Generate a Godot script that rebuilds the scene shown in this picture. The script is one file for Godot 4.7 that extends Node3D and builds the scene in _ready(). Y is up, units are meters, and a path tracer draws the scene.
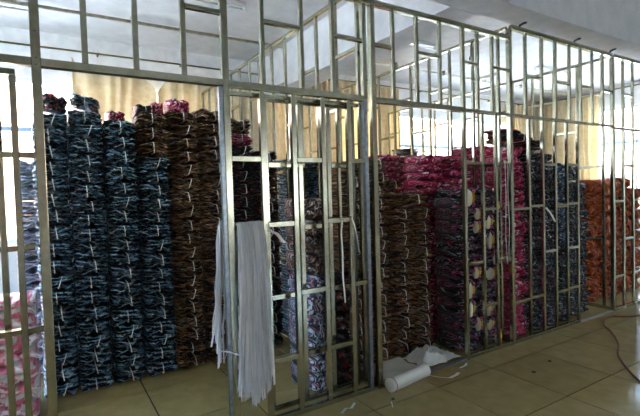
extends Node3D
# Garment store behind a welded steel cage. x runs along the cage, depth d runs away from the camera (world z = -d).

const CAGE := 2.71        # depth of the cage front
const BACK := 7.0         # depth of the window wall
const RIGHT := 11.15      # x of the far side wall
const LEFT := -3.2
const FRONT := -6.9       # depth of the wall behind the camera
const CEIL := 3.82
const BEAM := 3.19
const MID := 2.265
const TOP := 3.01
const TALL := 3.12

var rng := RandomNumberGenerator.new()
var M := {}
var tube_cache := {}
var used := {}

# ------------------------------------------------------------------ helpers
func P(x: float, y: float, d: float) -> Vector3:
	return Vector3(x, y, -d)

func numbered(n: String) -> String:
	if not used.has(n):
		used[n] = 0
		return n
	used[n] += 1
	return "%s_%03d" % [n, used[n]]

func thing(called: String, label: String, category: String, at := Vector3.ZERO, group := "") -> Node3D:
	var o := Node3D.new()
	o.name = numbered(called)
	add_child(o, true)
	o.position = at
	o.set_meta("label", label)
	o.set_meta("category", category)
	if group != "":
		o.set_meta("group", group)
	return o

func struct(called: String) -> Node3D:
	var o := Node3D.new()
	o.name = numbered(called)
	add_child(o, true)
	o.set_meta("kind", "structure")
	return o

func obj(called: String, mesh: Mesh, m: Material, parent: Node, at := Vector3.ZERO) -> MeshInstance3D:
	var o := MeshInstance3D.new()
	o.name = called
	o.mesh = mesh
	o.material_override = m
	o.position = at
	o.cast_shadow = GeometryInstance3D.SHADOW_CASTING_SETTING_ON
	parent.add_child(o, true)
	return o

func quad(st: SurfaceTool, a: Vector3, b: Vector3, c: Vector3, d: Vector3, ua := Vector2.ZERO, ub := Vector2.ZERO, uc := Vector2.ZERO, ud := Vector2.ZERO) -> void:
	for p in [[a, ua], [b, ub], [c, uc], [a, ua], [c, uc], [d, ud]]:
		st.set_uv(p[1])
		st.add_vertex(p[0])

# a box with chamfered edges along its longest axis and chamfered ends; size in metres, centred
func bevel_box(size: Vector3, c := 0.003) -> ArrayMesh:
	var key := "%.3f_%.3f_%.3f_%.4f" % [size.x, size.y, size.z, c]
	if tube_cache.has(key):
		return tube_cache[key]
	var h := size / 2.0
	var cc: float = min(c, min(h.x, min(h.y, h.z)) * 0.6)
	# three octagonal belts are merged: vertices of a box chamfered on every edge
	var st := SurfaceTool.new()
	st.begin(Mesh.PRIMITIVE_TRIANGLES)
	st.set_smooth_group(-1)
	var ax := [Vector3.RIGHT, Vector3.UP, Vector3.BACK]
	var hv := [h.x, h.y, h.z]
	for i in 3:
		var j := (i + 1) % 3
		var k := (i + 2) % 3
		for s in [-1.0, 1.0]:
			var n: Vector3 = ax[i] * (hv[i] * s)
			var u: Vector3 = ax[j] * (hv[j] - cc)
			var v: Vector3 = ax[k] * (hv[k] - cc)
			if s > 0:
				quad(st, n - u - v, n - u + v, n + u + v, n + u - v)
			else:
				quad(st, n - u - v, n + u - v, n + u + v, n - u + v)
		for s in [-1.0, 1.0]:
			for t in [-1.0, 1.0]:
				var u1: Vector3 = ax[j] * (hv[j] * s)
				var v1: Vector3 = ax[k] * ((hv[k] - cc) * t)
				var u2: Vector3 = ax[j] * ((hv[j] - cc) * s)
				var v2: Vector3 = ax[k] * (hv[k] * t)
				var w: Vector3 = ax[i] * (hv[i] - cc)
				if s * t > 0:
					quad(st, u1 + v1 - w, u1 + v1 + w, u2 + v2 + w, u2 + v2 - w)
				else:
					quad(st, u1 + v1 - w, u2 + v2 - w, u2 + v2 + w, u1 + v1 + w)
	for sx in [-1.0, 1.0]:
		for sy in [-1.0, 1.0]:
			for sz in [-1.0, 1.0]:
				var a := Vector3(h.x * sx, (h.y - cc) * sy, (h.z - cc) * sz)
				var b := Vector3((h.x - cc) * sx, h.y * sy, (h.z - cc) * sz)
				var e := Vector3((h.x - cc) * sx, (h.y - cc) * sy, h.z * sz)
				var order := [a, e, b] if sx * sy * sz > 0 else [a, b, e]
				for p in order:
					st.set_uv(Vector2.ZERO)
					st.add_vertex(p)
	st.generate_normals()
	var me := st.commit()
	tube_cache[key] = me
	return me

func box(called: String, a: Vector3, b: Vector3, m: Material, parent: Node, c := 0.003) -> MeshInstance3D:
	return obj(called, bevel_box((b - a).abs(), c), m, parent, (a + b) / 2.0)

# box from x0..x1, y0..y1, depth d0..d1
func slab(called: String, x0: float, x1: float, y0: float, y1: float, d0: float, d1: float, m: Material, parent: Node, c := 0.003) -> MeshInstance3D:
	return box(called, P(x0, y0, d0), P(x1, y1, d1), m, parent, c)

func lathe(profile: Array, n := 16) -> ArrayMesh:
	var st := SurfaceTool.new()
	st.begin(Mesh.PRIMITIVE_TRIANGLES)
	for i in profile.size() - 1:
		for k in n:
			var a0 := TAU * k / n
			var a1 := TAU * (k + 1) / n
			var p: Vector2 = profile[i]
			var q: Vector2 = profile[i + 1]
			quad(st, Vector3(p.x * cos(a0), p.y, p.x * sin(a0)), Vector3(p.x * cos(a1), p.y, p.x * sin(a1)), Vector3(q.x * cos(a1), q.y, q.x * sin(a1)), Vector3(q.x * cos(a0), q.y, q.x * sin(a0)))
	st.generate_normals()
	return st.commit()

# round tube swept along points
func sweep(pts: Array, r: float, n := 7) -> ArrayMesh:
	var st := SurfaceTool.new()
	st.begin(Mesh.PRIMITIVE_TRIANGLES)
	var rings := []
	for i in pts.size():
		var t: Vector3 = (pts[min(i + 1, pts.size() - 1)] - pts[max(i - 1, 0)]).normalized()
		var s := t.cross(Vector3.UP)
		if s.length() < 0.05:
			s = t.cross(Vector3.RIGHT)
		s = s.normalized()
		var u := s.cross(t).normalized()
		var ring := []
		for k in n:
			var a := TAU * k / n
			ring.append(pts[i] + (s * cos(a) + u * sin(a)) * r)
		rings.append(ring)
	for i in rings.size() - 1:
		for k in n:
			quad(st, rings[i][k], rings[i][(k + 1) % n], rings[i + 1][(k + 1) % n], rings[i + 1][k])
	for e in [0, rings.size() - 1]:
		for k in range(1, n - 1):
			for p in [rings[e][0], rings[e][k], rings[e][k + 1]]:
				st.set_uv(Vector2.ZERO)
				st.add_vertex(p)
	st.generate_normals()
	return st.commit()

# flat tape swept along points; wide = direction of its width
func tape(pts: Array, wide: Vector3, w: float, t := 0.0012) -> ArrayMesh:
	var st := SurfaceTool.new()
	st.begin(Mesh.PRIMITIVE_TRIANGLES)
	st.set_smooth_group(-1)
	var ring := []
	for i in pts.size():
		var dir: Vector3 = (pts[min(i + 1, pts.size() - 1)] - pts[max(i - 1, 0)]).normalized()
		var nn := dir.cross(wide).normalized() * t
		var ww := wide.normalized() * w / 2.0
		ring.append([pts[i] - ww - nn, pts[i] + ww - nn, pts[i] + ww + nn, pts[i] - ww + nn])
	for i in ring.size() - 1:
		for k in 4:
			quad(st, ring[i][k], ring[i][(k + 1) % 4], ring[i + 1][(k + 1) % 4], ring[i + 1][k])
	quad(st, ring[0][3], ring[0][2], ring[0][1], ring[0][0])
	var e: Array = ring[ring.size() - 1]
	quad(st, e[0], e[1], e[2], e[3])
	st.generate_normals()
	return st.commit()

# ------------------------------------------------------------------ materials
func noise(s: int, f: float, oct := 3) -> FastNoiseLite:
	var n := FastNoiseLite.new()
	n.seed = s
	n.frequency = f
	n.noise_type = FastNoiseLite.TYPE_SIMPLEX_SMOOTH
	n.fractal_octaves = oct
	return n

func cloth_texture(s: int, base: Color, layers: Array, size := 256) -> ImageTexture:
	var im := Image.create(size, size, false, Image.FORMAT_RGB8)
	var ns := []
	for i in layers.size():
		ns.append(noise(s + i * 17, 1.0, 3))
	var shade := noise(s + 99, 0.03, 2)
	for y in size:
		for x in size:
			var c := base * (1.0 + 0.35 * shade.get_noise_2d(x, y * 2.0))
			for i in layers.size():
				var L: Array = layers[i]   # colour, threshold, fx, fy
				var v: float = ns[i].get_noise_2d(x * L[2], y * L[3])
				var k: float = clamp((v - L[1]) * 7.0, 0.0, 1.0)
				c = c.lerp(L[0], k)
			im.set_pixel(x, y, c)
	im.generate_mipmaps()
	return ImageTexture.create_from_image(im)

func crumple_map(s: int, f: float, bump: float) -> ImageTexture:
	var size := 256
	var im := Image.create(size, size, false, Image.FORMAT_RGB8)
	var n := noise(s, f, 4)
	n.fractal_type = FastNoiseLite.FRACTAL_RIDGED
	for y in size:
		for x in size:
			var v := n.get_noise_2d(x * 0.8, y * 1.2) * 0.5 + 0.5
			im.set_pixel(x, y, Color(v, v, v))
	im.bump_map_to_normal_map(bump)
	return ImageTexture.create_from_image(im)

func std(c: Color, rough: float, metal := 0.0) -> StandardMaterial3D:
	var m := StandardMaterial3D.new()
	m.albedo_color = c
	m.roughness = rough
	m.metallic = metal
	return m

func mottled(c0: Color, c1: Color, s: int, rough: float, metal: float, scale: float, f := 0.03) -> StandardMaterial3D:
	var size := 256
	var im := Image.create(size, size, false, Image.FORMAT_RGB8)
	var n := noise(s, f, 4)
	for y in size:
		for x in size:
			im.set_pixel(x, y, c0.lerp(c1, clamp(n.get_noise_2d(x, y) * 0.9 + 0.5, 0.0, 1.0)))
	var m := std(Color.WHITE, rough, metal)
	m.albedo_texture = ImageTexture.create_from_image(im)
	m.uv1_triplanar = true
	m.uv1_world_triplanar = true
	m.uv1_scale = Vector3.ONE * scale
	return m

func garment_mat(tex: Texture2D, film: Texture2D, rough: float) -> StandardMaterial3D:
	var m := std(Color.WHITE, rough)
	m.albedo_texture = tex
	m.normal_enabled = true
	m.normal_texture = film
	m.normal_scale = 1.0
	m.clearcoat_enabled = true
	m.clearcoat = 0.6
	m.clearcoat_roughness = 0.12
	m.metallic_specular = 0.35
	return m

func make_materials() -> void:
	M.steel = mottled(Color(0.725, 0.72, 0.635), Color(0.655, 0.65, 0.56), 5, 0.20, 1.0, 1.7)
	M.galv = mottled(Color(0.55, 0.58, 0.60), Color(0.45, 0.48, 0.50), 6, 0.34, 1.0, 2.3)
	M.wall = mottled(Color(0.86, 0.86, 0.85), Color(0.80, 0.80, 0.79), 7, 0.9, 0.0, 0.6)
	M.ceil = mottled(Color(0.76, 0.76, 0.755), Color(0.71, 0.71, 0.705), 8, 0.95, 0.0, 0.5)
	M.wtile = std(Color(0.86, 0.87, 0.88), 0.15)
	M.tiles = []
	for i in 3:
		var k: float = [1.0, 0.965, 1.03][i]
		M.tiles.append(mottled(Color(0.65 * k, 0.59 * k, 0.40 * k), Color(0.60 * k, 0.54 * k, 0.36 * k), 20 + i, 0.10, 0.0, 1.1, 0.02))
	M.grout = std(Color(0.16, 0.14, 0.11), 0.95)
	M.frame = std(Color(0.85, 0.87, 0.88), 0.35)
	M.bluebar = std(Color(0.55, 0.68, 0.80), 0.4)
	var g := std(Color(0.92, 0.97, 0.98, 0.06), 0.02)
	g.transparency = BaseMaterial3D.TRANSPARENCY_ALPHA
	M.glass = g
	M.rod = std(Color(0.50, 0.44, 0.28), 0.4, 1.0)
	M.pipe = mottled(Color(0.72, 0.70, 0.62), Color(0.52, 0.48, 0.40), 9, 0.45, 0.0, 1.5)
	var cu := mottled(Color(0.80, 0.74, 0.62), Color(0.73, 0.66, 0.53), 10, 0.9, 0.0, 1.0)
	cu.backlight_enabled = true
	cu.backlight = Color(0.46, 0.42, 0.34)
	M.curtain = cu
	var sh := mottled(Color(0.86, 0.80, 0.66), Color(0.80, 0.73, 0.58), 11, 0.9, 0.0, 1.0)
	sh.backlight_enabled = true
	sh.backlight = Color(0.75, 0.68, 0.52)
	M.sheer = sh
	M.string = std(Color(0.88, 0.88, 0.85), 0.4)
	var st := std(Color(0.96, 0.965, 0.97), 0.25)
	st.backlight_enabled = true
	st.backlight = Color(0.7, 0.7, 0.72)
	M.strand = st
	var st2: StandardMaterial3D = st.duplicate()
	st2.albedo_color = Color(0.96, 0.97, 1.0)
	st2.backlight = Color(0.75, 0.76, 0.80)
	M.strand2 = st2
	var st3: StandardMaterial3D = st.duplicate()
	st3.albedo_color = Color(0.84, 0.86, 0.85)
	st3.roughness = 0.12
	M.strand3 = st3
	var film := crumple_map(71, 0.035, 5.0)
	M.film = film
	var fw := std(Color(0.84, 0.84, 0.80), 0.4)
	fw.normal_enabled = true
	fw.normal_texture = film
	fw.normal_scale = 0.5
	M.white_film = fw
	M.red = std(Color(0.70, 0.16, 0.10), 0.5)
	M.stain = std(Color(0.36, 0.22, 0.14), 0.8)
	M.hose = std(Color(0.46, 0.25, 0.07), 0.7)
	M.lamp = std(Color(0.86, 0.87, 0.86), 0.4)
	M.black = std(Color(0.05, 0.05, 0.05), 0.5)
	M.facade = mottled(Color(0.88, 0.70, 0.60), Color(0.84, 0.64, 0.54), 12, 0.9, 0.0, 0.4)
	M.pale = std(Color(0.84, 0.84, 0.82), 0.8)
	M.paving = mottled(Color(0.68, 0.72, 0.76), Color(0.60, 0.64, 0.68), 13, 0.95, 0.0, 0.3)
	M.dark_glass = std(Color(0.20, 0.25, 0.30), 0.08)
	M.cream = std(Color(0.90, 0.86, 0.76), 0.4)
	M.yellow = std(Color(0.92, 0.72, 0.12), 0.4)
	M.hotpink = std(Color(0.92, 0.38, 0.62), 0.4)
	# garments: base colour and printed specks; film highlights and haze painted into paler layers
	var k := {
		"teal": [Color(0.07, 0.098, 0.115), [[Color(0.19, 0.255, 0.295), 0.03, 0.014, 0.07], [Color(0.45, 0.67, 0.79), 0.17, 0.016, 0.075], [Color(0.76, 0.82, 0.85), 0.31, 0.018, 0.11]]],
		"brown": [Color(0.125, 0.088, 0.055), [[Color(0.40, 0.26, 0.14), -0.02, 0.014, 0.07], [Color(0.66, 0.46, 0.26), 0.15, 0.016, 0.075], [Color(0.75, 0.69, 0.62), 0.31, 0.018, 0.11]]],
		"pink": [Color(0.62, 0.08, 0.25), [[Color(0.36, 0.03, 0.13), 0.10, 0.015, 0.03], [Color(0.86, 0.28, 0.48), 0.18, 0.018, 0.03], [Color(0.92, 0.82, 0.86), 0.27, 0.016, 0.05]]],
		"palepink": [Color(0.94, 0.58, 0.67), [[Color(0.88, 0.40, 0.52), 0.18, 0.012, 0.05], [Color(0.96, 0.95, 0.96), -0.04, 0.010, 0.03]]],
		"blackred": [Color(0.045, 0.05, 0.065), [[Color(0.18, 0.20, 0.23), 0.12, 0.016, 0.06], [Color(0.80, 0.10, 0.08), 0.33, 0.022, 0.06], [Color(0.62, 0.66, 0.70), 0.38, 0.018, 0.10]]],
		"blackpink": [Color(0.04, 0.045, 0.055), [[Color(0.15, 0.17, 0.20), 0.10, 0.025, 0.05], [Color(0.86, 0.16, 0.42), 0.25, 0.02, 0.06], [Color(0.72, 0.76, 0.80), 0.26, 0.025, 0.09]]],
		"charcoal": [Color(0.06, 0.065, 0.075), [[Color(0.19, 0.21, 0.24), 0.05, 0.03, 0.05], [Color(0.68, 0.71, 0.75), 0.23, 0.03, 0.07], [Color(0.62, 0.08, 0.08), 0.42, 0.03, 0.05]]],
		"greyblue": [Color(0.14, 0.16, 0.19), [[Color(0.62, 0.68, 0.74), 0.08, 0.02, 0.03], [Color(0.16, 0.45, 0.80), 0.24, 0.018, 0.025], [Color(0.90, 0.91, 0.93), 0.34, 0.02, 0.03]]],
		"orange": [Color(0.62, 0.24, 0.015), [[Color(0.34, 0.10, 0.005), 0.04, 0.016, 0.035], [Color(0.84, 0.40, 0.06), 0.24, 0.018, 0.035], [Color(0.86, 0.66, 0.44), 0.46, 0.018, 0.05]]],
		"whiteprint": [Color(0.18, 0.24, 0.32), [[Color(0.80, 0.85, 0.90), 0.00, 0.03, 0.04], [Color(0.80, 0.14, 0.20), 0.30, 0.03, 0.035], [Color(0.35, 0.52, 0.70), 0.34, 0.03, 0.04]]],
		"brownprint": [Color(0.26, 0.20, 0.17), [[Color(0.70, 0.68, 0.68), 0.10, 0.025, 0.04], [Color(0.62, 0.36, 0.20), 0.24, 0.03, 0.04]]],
		"overlit_blue": [Color(0.66, 0.76, 0.84), [[Color(0.94, 0.96, 0.98), -0.05, 0.02, 0.05], [Color(0.80, 0.60, 0.76), 0.34, 0.02, 0.04]]],  # window overexposure put into the pale colour
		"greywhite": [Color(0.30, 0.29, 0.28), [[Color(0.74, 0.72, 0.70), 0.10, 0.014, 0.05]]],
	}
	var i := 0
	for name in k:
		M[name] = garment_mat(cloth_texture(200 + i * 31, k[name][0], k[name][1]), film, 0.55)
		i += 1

# ------------------------------------------------------------------ garments
# one folded garment: a soft slab whose front fold, thickness and level wander; lump = how crumpled it is
func garment_mesh(w: float, d: float, t: float, s: int, lump: float, pinch: float, lo: float, hi: float, side: float) -> ArrayMesh:
	var st := SurfaceTool.new()
	st.begin(Mesh.PRIMITIVE_TRIANGLES)
	var n := noise(s, 1.0, 2)
	var nx := 15
	var nr := 12
	var off := Vector2(n.get_noise_1d(3.3) * 3.0, n.get_noise_1d(9.1) * 3.0)
	var rings := []
	for i in nx:
		var u := float(i) / (nx - 1)
		var x := (u - 0.5) * w
		var edge: float = abs(u - 0.5) * 2.0
		var ey := 1.0 - 0.50 * pow(edge, 8.0)
		var waist := exp(-pow(x / (w * 0.17), 2.0))
		var swell := (1.0 + 0.45 * lump * n.get_noise_2d(x * 10.0, 5.0)) * (1.0 - 0.22 * pinch * waist)
		var front: float = 0.034 * lump * n.get_noise_2d(x * 8.0, 40.0) - 0.016 * pinch * waist - 0.048 * pow(edge, 3.6) + 0.008
		front = min(front, 0.014)
		# tied tight at the waist: the layers draw together there and fan out at both ends
		var lift := 0.016 * lump * n.get_noise_2d(x * 7.0, 80.0) + 0.34 * pinch * waist * (lo + hi) * 0.5
		var ring := []
		for k in nr:
			var a := TAU * k / nr
			var cy := sin(a)
			var cz := cos(a)
			var fore := clampf(cz * 2.0, 0.0, 1.0)      # the folds show at the front, the back lies flat
			var yy: float = sign(cy) * pow(abs(cy), 0.8) * t * 0.5 * lerpf(1.0, 0.78 * swell * ey, fore)
			var zz: float = sign(cz) * pow(abs(cz), 0.45) * d * 0.5
			var cr := 0.007 * lump * n.get_noise_3d(x * 26.0, a * 4.0, 7.0)
			if cz > 0.2:
				zz += front + 0.012 * lump * n.get_noise_2d(x * 24.0, a * 3.0 + 120.0)
			var px := x * (1.0 + 0.05 * n.get_noise_2d(a, 3.0)) if cz > 0.1 else x * 1.06
			ring.append([Vector3(clampf(px, -side, side), clampf(yy + (lift + cr) * fore, lo, hi), zz + cr), Vector2(x * 2.2 + off.x, a * 0.035 + off.y) * (1.9 if lump > 1.5 else 1.0)])
		rings.append(ring)
	for i in nx - 1:
		for k in nr:
			var k2 := (k + 1) % nr
			var a: Array = rings[i][k]
			var b: Array = rings[i][k2]
			var c: Array = rings[i + 1][k2]
			var e: Array = rings[i + 1][k]
			var ub: Vector2 = b[1]
			var uc: Vector2 = c[1]
			if k2 == 0:
				ub.y += TAU * 0.035 * (1.9 if lump > 1.5 else 1.0)
				uc.y += TAU * 0.035 * (1.9 if lump > 1.5 else 1.0)
			quad(st, a[0], e[0], c[0], b[0], a[1], e[1], uc, ub)
	for e in [0, nx - 1]:
		var mid := Vector3.ZERO
		for k in nr:
			mid += rings[e][k][0] / nr
		for k in nr:
			var p: Array = rings[e][k]
			var q: Array = rings[e][(k + 1) % nr]
			var tri := [p, q] if e == 0 else [q, p]
			st.set_uv(off); st.add_vertex(mid)
			st.set_uv(tri[0][1]); st.add_vertex(tri[0][0])
			st.set_uv(tri[1][1]); st.add_vertex(tri[1][0])
	st.generate_normals()
	st.generate_tangents()
	return st.commit()

var bundle_shapes := {}   # variant -> [garment meshes with offsets], string mesh

func shapes_of(style: String, v: int) -> Dictionary:
	var key := "%s%d" % [style, v]
	if bundle_shapes.has(key):
		return bundle_shapes[key]
	var r := RandomNumberGenerator.new()
	r.seed = hash(key) % 100000
	var count := 4
	var w := 0.270
	var d := 0.34
	var h := 0.122
	var lump := 1.0
	var pinch := 1.0
	if style == "pack":         # softer, thicker packs in loose film
		count = 2
		w = 0.30
		d = 0.36
		h = 0.150
		lump = 1.9
		pinch = 0.0
	var g := []
	var pitch := h / count
	for i in count:
		var y := pitch * (i + 0.5)
		var bow := 0.042 * sin(PI * (i + 0.5) / count) - 0.026
		var ox := r.randf_range(-0.010, 0.010)
		var me := garment_mesh(w * r.randf_range(0.93, 1.0), d * r.randf_range(0.95, 1.0), pitch * (1.16 if style == "tied" else 1.3), r.randi() % 9999, lump, pinch, 0.001 - y, h - 0.001 - y, w * 0.5 - abs(ox))
		g.append([me, Vector3(ox, y, bow + r.randf_range(-0.012, 0.012)), 0.0])
	# the string: a loop of thin cord round the middle, a little askew
	var sx := r.randf_range(-0.045, 0.045)
	var lean := r.randf_range(-0.03, 0.03)
	var hd := d * 0.5 + 0.022
	var loop := []
	for i in 25:
		var a := TAU * i / 24.0
		var yy: float = sign(sin(a)) * pow(abs(sin(a)), 0.35) * h * 0.37
		var zz: float = sign(cos(a)) * pow(abs(cos(a)), 0.16) * hd
		loop.append(Vector3(sx + lean * yy / h * 2.0, h * 0.5 + yy, zz))
	bundle_shapes[key] = {"g": g, "s": tape(loop, Vector3.RIGHT, 0.0085, 0.0012), "h": h, "w": w, "d": d}
	return bundle_shapes[key]

func make_bundle(kind: String, style: String, v: int, string: bool) -> Node3D:
	var sh := shapes_of(style, v)
	var root := Node3D.new()
	for e in sh.g:
		var o := obj("folded_garment", e[0], M[kind], root, e[1])
		o.rotation.y = e[2]
	if string:
		obj("string", sh.s, M.string, root)
	if kind == "blackpink" and v in [1, 2, 4]:     # pale printed fronts showing through the film
		var big := v == 2
		var px := -0.05 if big else (0.05 if v == 1 else -0.07)
		var o := obj("cream_print", M.dome, M.cream, root, Vector3(px, sh.h * 0.5, sh.d * 0.5 - 0.004))
		o.rotation.x = PI / 2
		o.scale = Vector3(1.05 if big else 0.6, 1.1, 1.25)
		for e in [[M.yellow, 0.075, 0.005, 0.016, 0.040], [M.hotpink, 0.082, 0.052, 0.013, 0.014], [M.hotpink, 0.078, -0.048, 0.012, 0.014]]:
			var q := obj("yellow_print" if e[0] == M.yellow else "pink_print", M.dome, e[0], root, Vector3(px + e[1] * (1.0 if big else 0.6), sh.h * 0.5 + e[2], sh.d * 0.5 - 0.002))
			q.rotation.x = PI / 2
			q.scale = Vector3(e[3] / 0.056, 1.0, e[4] / 0.056)
	return root

var protos := {}

func place_bundle(kind: String, style: String, string: bool, at: Vector3, scale: Vector3, yaw: float, called: String, label: String, category: String, group: String, tilt := Vector2.ZERO) -> Node3D:
	var v := rng.randi() % 5
	var key := "%s%s%d%s" % [kind, style, v, string]
	if not protos.has(key):
		protos[key] = make_bundle(kind, style, v, string)
	var o: Node3D = protos[key].duplicate()
	o.name = numbered(called)
	add_child(o, true)
	o.position = at
	o.rotation = Vector3(tilt.x, yaw, tilt.y)
	o.scale = scale
	o.set_meta("label", label)
	o.set_meta("category", category)
	if group != "":
		o.set_meta("group", group)
	return o

const ORD := ["lowest", "second", "third", "fourth", "fifth", "sixth", "seventh", "eighth", "ninth", "tenth", "eleventh", "twelfth", "thirteenth", "fourteenth", "fifteenth", "sixteenth", "seventeenth", "eighteenth", "nineteenth", "twentieth", "twenty-first"]

# a column of bundles; depth = where its front stands, top = height to reach; col says which column it is
func column(kind: String, style: String, x: float, depth: float, y0: float, top: float, w: float, desc: String, col: String, group: String, string := true, wob := 0.012, size := 1.0) -> float:
	var called := "garment_bundle" if style == "tied" else "garment_pack"
	var base := 0.270 if style == "tied" else 0.30
	var dd := 0.34 if style == "tied" else 0.36
	var hh := 0.122 if style == "tied" else 0.150
	var count := int(round((top - y0) / (hh * size)))
	var parts := []
	var total := 0.0
	for i in count:
		var f := rng.randf_range(0.90, 1.10) if style == "tied" else rng.randf_range(0.75, 1.25)
		parts.append(f)
		total += f
	var y := y0
	var drift := 0.0
	for i in count:
		var sy: float = (top - y0) * parts[i] / total / hh
		var s := Vector3((w - 0.007) / base * rng.randf_range(0.98, 1.0), sy, rng.randf_range(0.96, 1.02))
		drift = clamp(drift + rng.randf_range(-wob, wob) * 0.3, -0.003, 0.003)
		var tilt := Vector2.ZERO
		place_bundle(kind, style, string, P(x + drift, y, depth + dd * 0.5 + rng.randf_range(-wob, wob) * 1.6), s, rng.randf_range(-0.012, 0.012), called, "%s, %s in %s" % [desc, "topmost" if i == count - 1 else (ORD[i] if i == 0 else ORD[i] + " up"), col], "bundle" if style == "tied" else "garment pack", group, tilt)
		y += hh * sy
	return y

# ------------------------------------------------------------------ steel tubes
const POST := 0.044
const STUD := 0.030
const BAR := 0.036

func upright(parent: Node3D, x: float, y0: float, y1: float, d: float, w := STUD, m: Material = null, called := "upright") -> void:
	slab(called, x - w / 2, x + w / 2, y0, y1, d - w / 2, d + w / 2, m if m else M.steel, parent, 0.003)

func rail(parent: Node3D, x0: float, x1: float, y: float, d: float, h := STUD, m: Material = null, called := "rail") -> void:
	slab(called, x0, x1, y - h / 2, y + h / 2, d - h / 2, d + h / 2, m if m else M.steel, parent, 0.003)

func cross_rail(parent: Node3D, x: float, d0: float, d1: float, y: float, h := STUD) -> void:
	slab("rail", x - h / 2, x + h / 2, y - h / 2, y + h / 2, d0, d1, M.steel, parent, 0.003)

func short_rails(parent: Node3D, xs: Array, heights: Array, d: float, w := STUD) -> void:
	for i in xs.size() - 1:
		for y in heights[i % heights.size()]:
			rail(parent, xs[i] + w / 2, xs[i + 1] - w / 2, y, d, w)

# a small screw head on the camera side of a post
func screw(parent: Node3D, x: float, y: float, d: float) -> void:
	obj("screw", M.screw_mesh, M.black, parent, P(x, y, d))

func _ready() -> void:
	rng.seed = 4711
	# ---------------- camera
	var cam := Camera3D.new()
	cam.name = "camera"
	cam.fov = rad_to_deg(2.0 * atan(208.0 / 441.81))
	cam.near = 0.05
	cam.far = 200.0
	cam.transform = Transform3D(Basis(Vector3(0.849577, -0.028813, 0.526677), Vector3(0.041483, 0.999064, -0.012261), Vector3(-0.525831, 0.032264, 0.849977)).orthonormalized(), Vector3(0, 1.55, 0))
	add_child(cam)
	cam.current = true
	# ---------------- sky and exposure
	var sky_mat := ProceduralSkyMaterial.new()
	sky_mat.sky_top_color = Color(0.66, 0.82, 1.0)
	sky_mat.sky_horizon_color = Color(0.95, 0.97, 1.0)
	sky_mat.ground_horizon_color = Color(0.80, 0.82, 0.84)
	sky_mat.ground_bottom_color = Color(0.55, 0.56, 0.56)
	sky_mat.energy_multiplier = 1.0
	var sky := Sky.new()
	sky.sky_material = sky_mat
	var env := Environment.new()
	env.background_mode = Environment.BG_SKY
	env.sky = sky
	env.background_energy_multiplier = 6.0
	env.ambient_light_source = Environment.AMBIENT_SOURCE_DISABLED
	env.tonemap_mode = Environment.TONE_MAPPER_LINEAR
	env.tonemap_exposure = 2.6
	env.sdfgi_enabled = true
	env.ssao_enabled = true
	env.ssil_enabled = true
	var we := WorldEnvironment.new()
	we.name = "environment"
	we.environment = env
	add_child(we)
	# the sun stands high behind the camera: it lights the yard and the house beyond the windows
	var sun := DirectionalLight3D.new()
	sun.name = "sun"
	sun.light_color = Color(1.0, 0.985, 0.96)
	sun.light_energy = 16.0
	sun.light_angular_distance = 0.6
	sun.shadow_enabled = true
	sun.look_at_from_position(Vector3.ZERO, Vector3(0.16, -1.7, -0.8))
	add_child(sun)

	make_materials()
	M.dome = lathe([Vector2(0.0, 0.030), Vector2(0.030, 0.028), Vector2(0.050, 0.020), Vector2(0.056, 0.0), Vector2(0.0, -0.01)], 14)
	M.screw_mesh = lathe([Vector2(0.0, 0.0), Vector2(0.005, 0.0), Vector2(0.004, 0.003), Vector2(0.0, 0.004)], 8)
	build_room()
	build_cage()
	build_stacks()
	build_small_things()
	build_outside()

# ------------------------------------------------------------------ room
func window_unit(called: String, along_x: bool, a: float, b: float, y0: float, y1: float, at: float, n: int, transom: float) -> void:
	# frame, bars and panes in a wall at depth `at` (along_x) or at x = `at`
	var w := struct(called)
	var f := 0.05
	var put := func(name: String, u0: float, u1: float, v0: float, v1: float, t: float, m: Material) -> void:
		if along_x:
			slab(name, u0, u1, v0, v1, at - t, at + t, m, w)
		else:
			slab(name, at - t, at + t, v0, v1, u0, u1, m, w)
	put.call("window_frame", a, b, y0, y0 + f, 0.03, M.frame)
	put.call("window_frame", a, b, y1 - f, y1, 0.03, M.frame)
	put.call("window_frame", a, a + f, y0 + f, y1 - f, 0.03, M.frame)
	put.call("window_frame", b - f, b, y0 + f, y1 - f, 0.03, M.frame)
	put.call("transom_bar", a + f, b - f, transom - 0.03, transom + 0.03, 0.028, M.bluebar)
	var step := (b - a - 2 * f) / n
	for i in n:
		var u0 := a + f + step * i
		var u1 := u0 + step
		if i > 0:
			put.call("mullion", u0 - 0.022, u0 + 0.022, y0 + f, transom - 0.03, 0.026, M.frame)
			put.call("mullion", u0 - 0.022, u0 + 0.022, transom + 0.03, y1 - f, 0.026, M.frame)
		var l := u0 + (0.022 if i > 0 else 0.0)
		var r := u1 - (0.022 if i < n - 1 else 0.0)
		put.call("pane", l, r, y0 + f, transom - 0.03, 0.003, M.glass)
		put.call("pane", l, r, transom + 0.03, y1 - f, 0.003, M.glass)

# a wall with openings: cells between the openings
func wall_with_openings(called: String, along_x: bool, a: float, b: float, at: float, thick: float, holes: Array) -> Node3D:
	var w := struct(called)
	var put := func(u0: float, u1: float, v0: float, v1: float) -> void:
		if u1 - u0 < 0.01 or v1 - v0 < 0.01:
			return
		if along_x:
			slab("plaster", u0, u1, v0, v1, at, at + thick, M.wall, w, 0.001)
		else:
			slab("plaster", at, at + thick, v0, v1, u0, u1, M.wall, w, 0.001)
	var u := a
	for h in holes:
		put.call(u, h[0], 0.0, CEIL)
		put.call(h[0], h[1], 0.0, h[2])
		put.call(h[0], h[1], h[3], CEIL)
		u = h[1]
	put.call(u, b, 0.0, CEIL)
	return w

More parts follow.
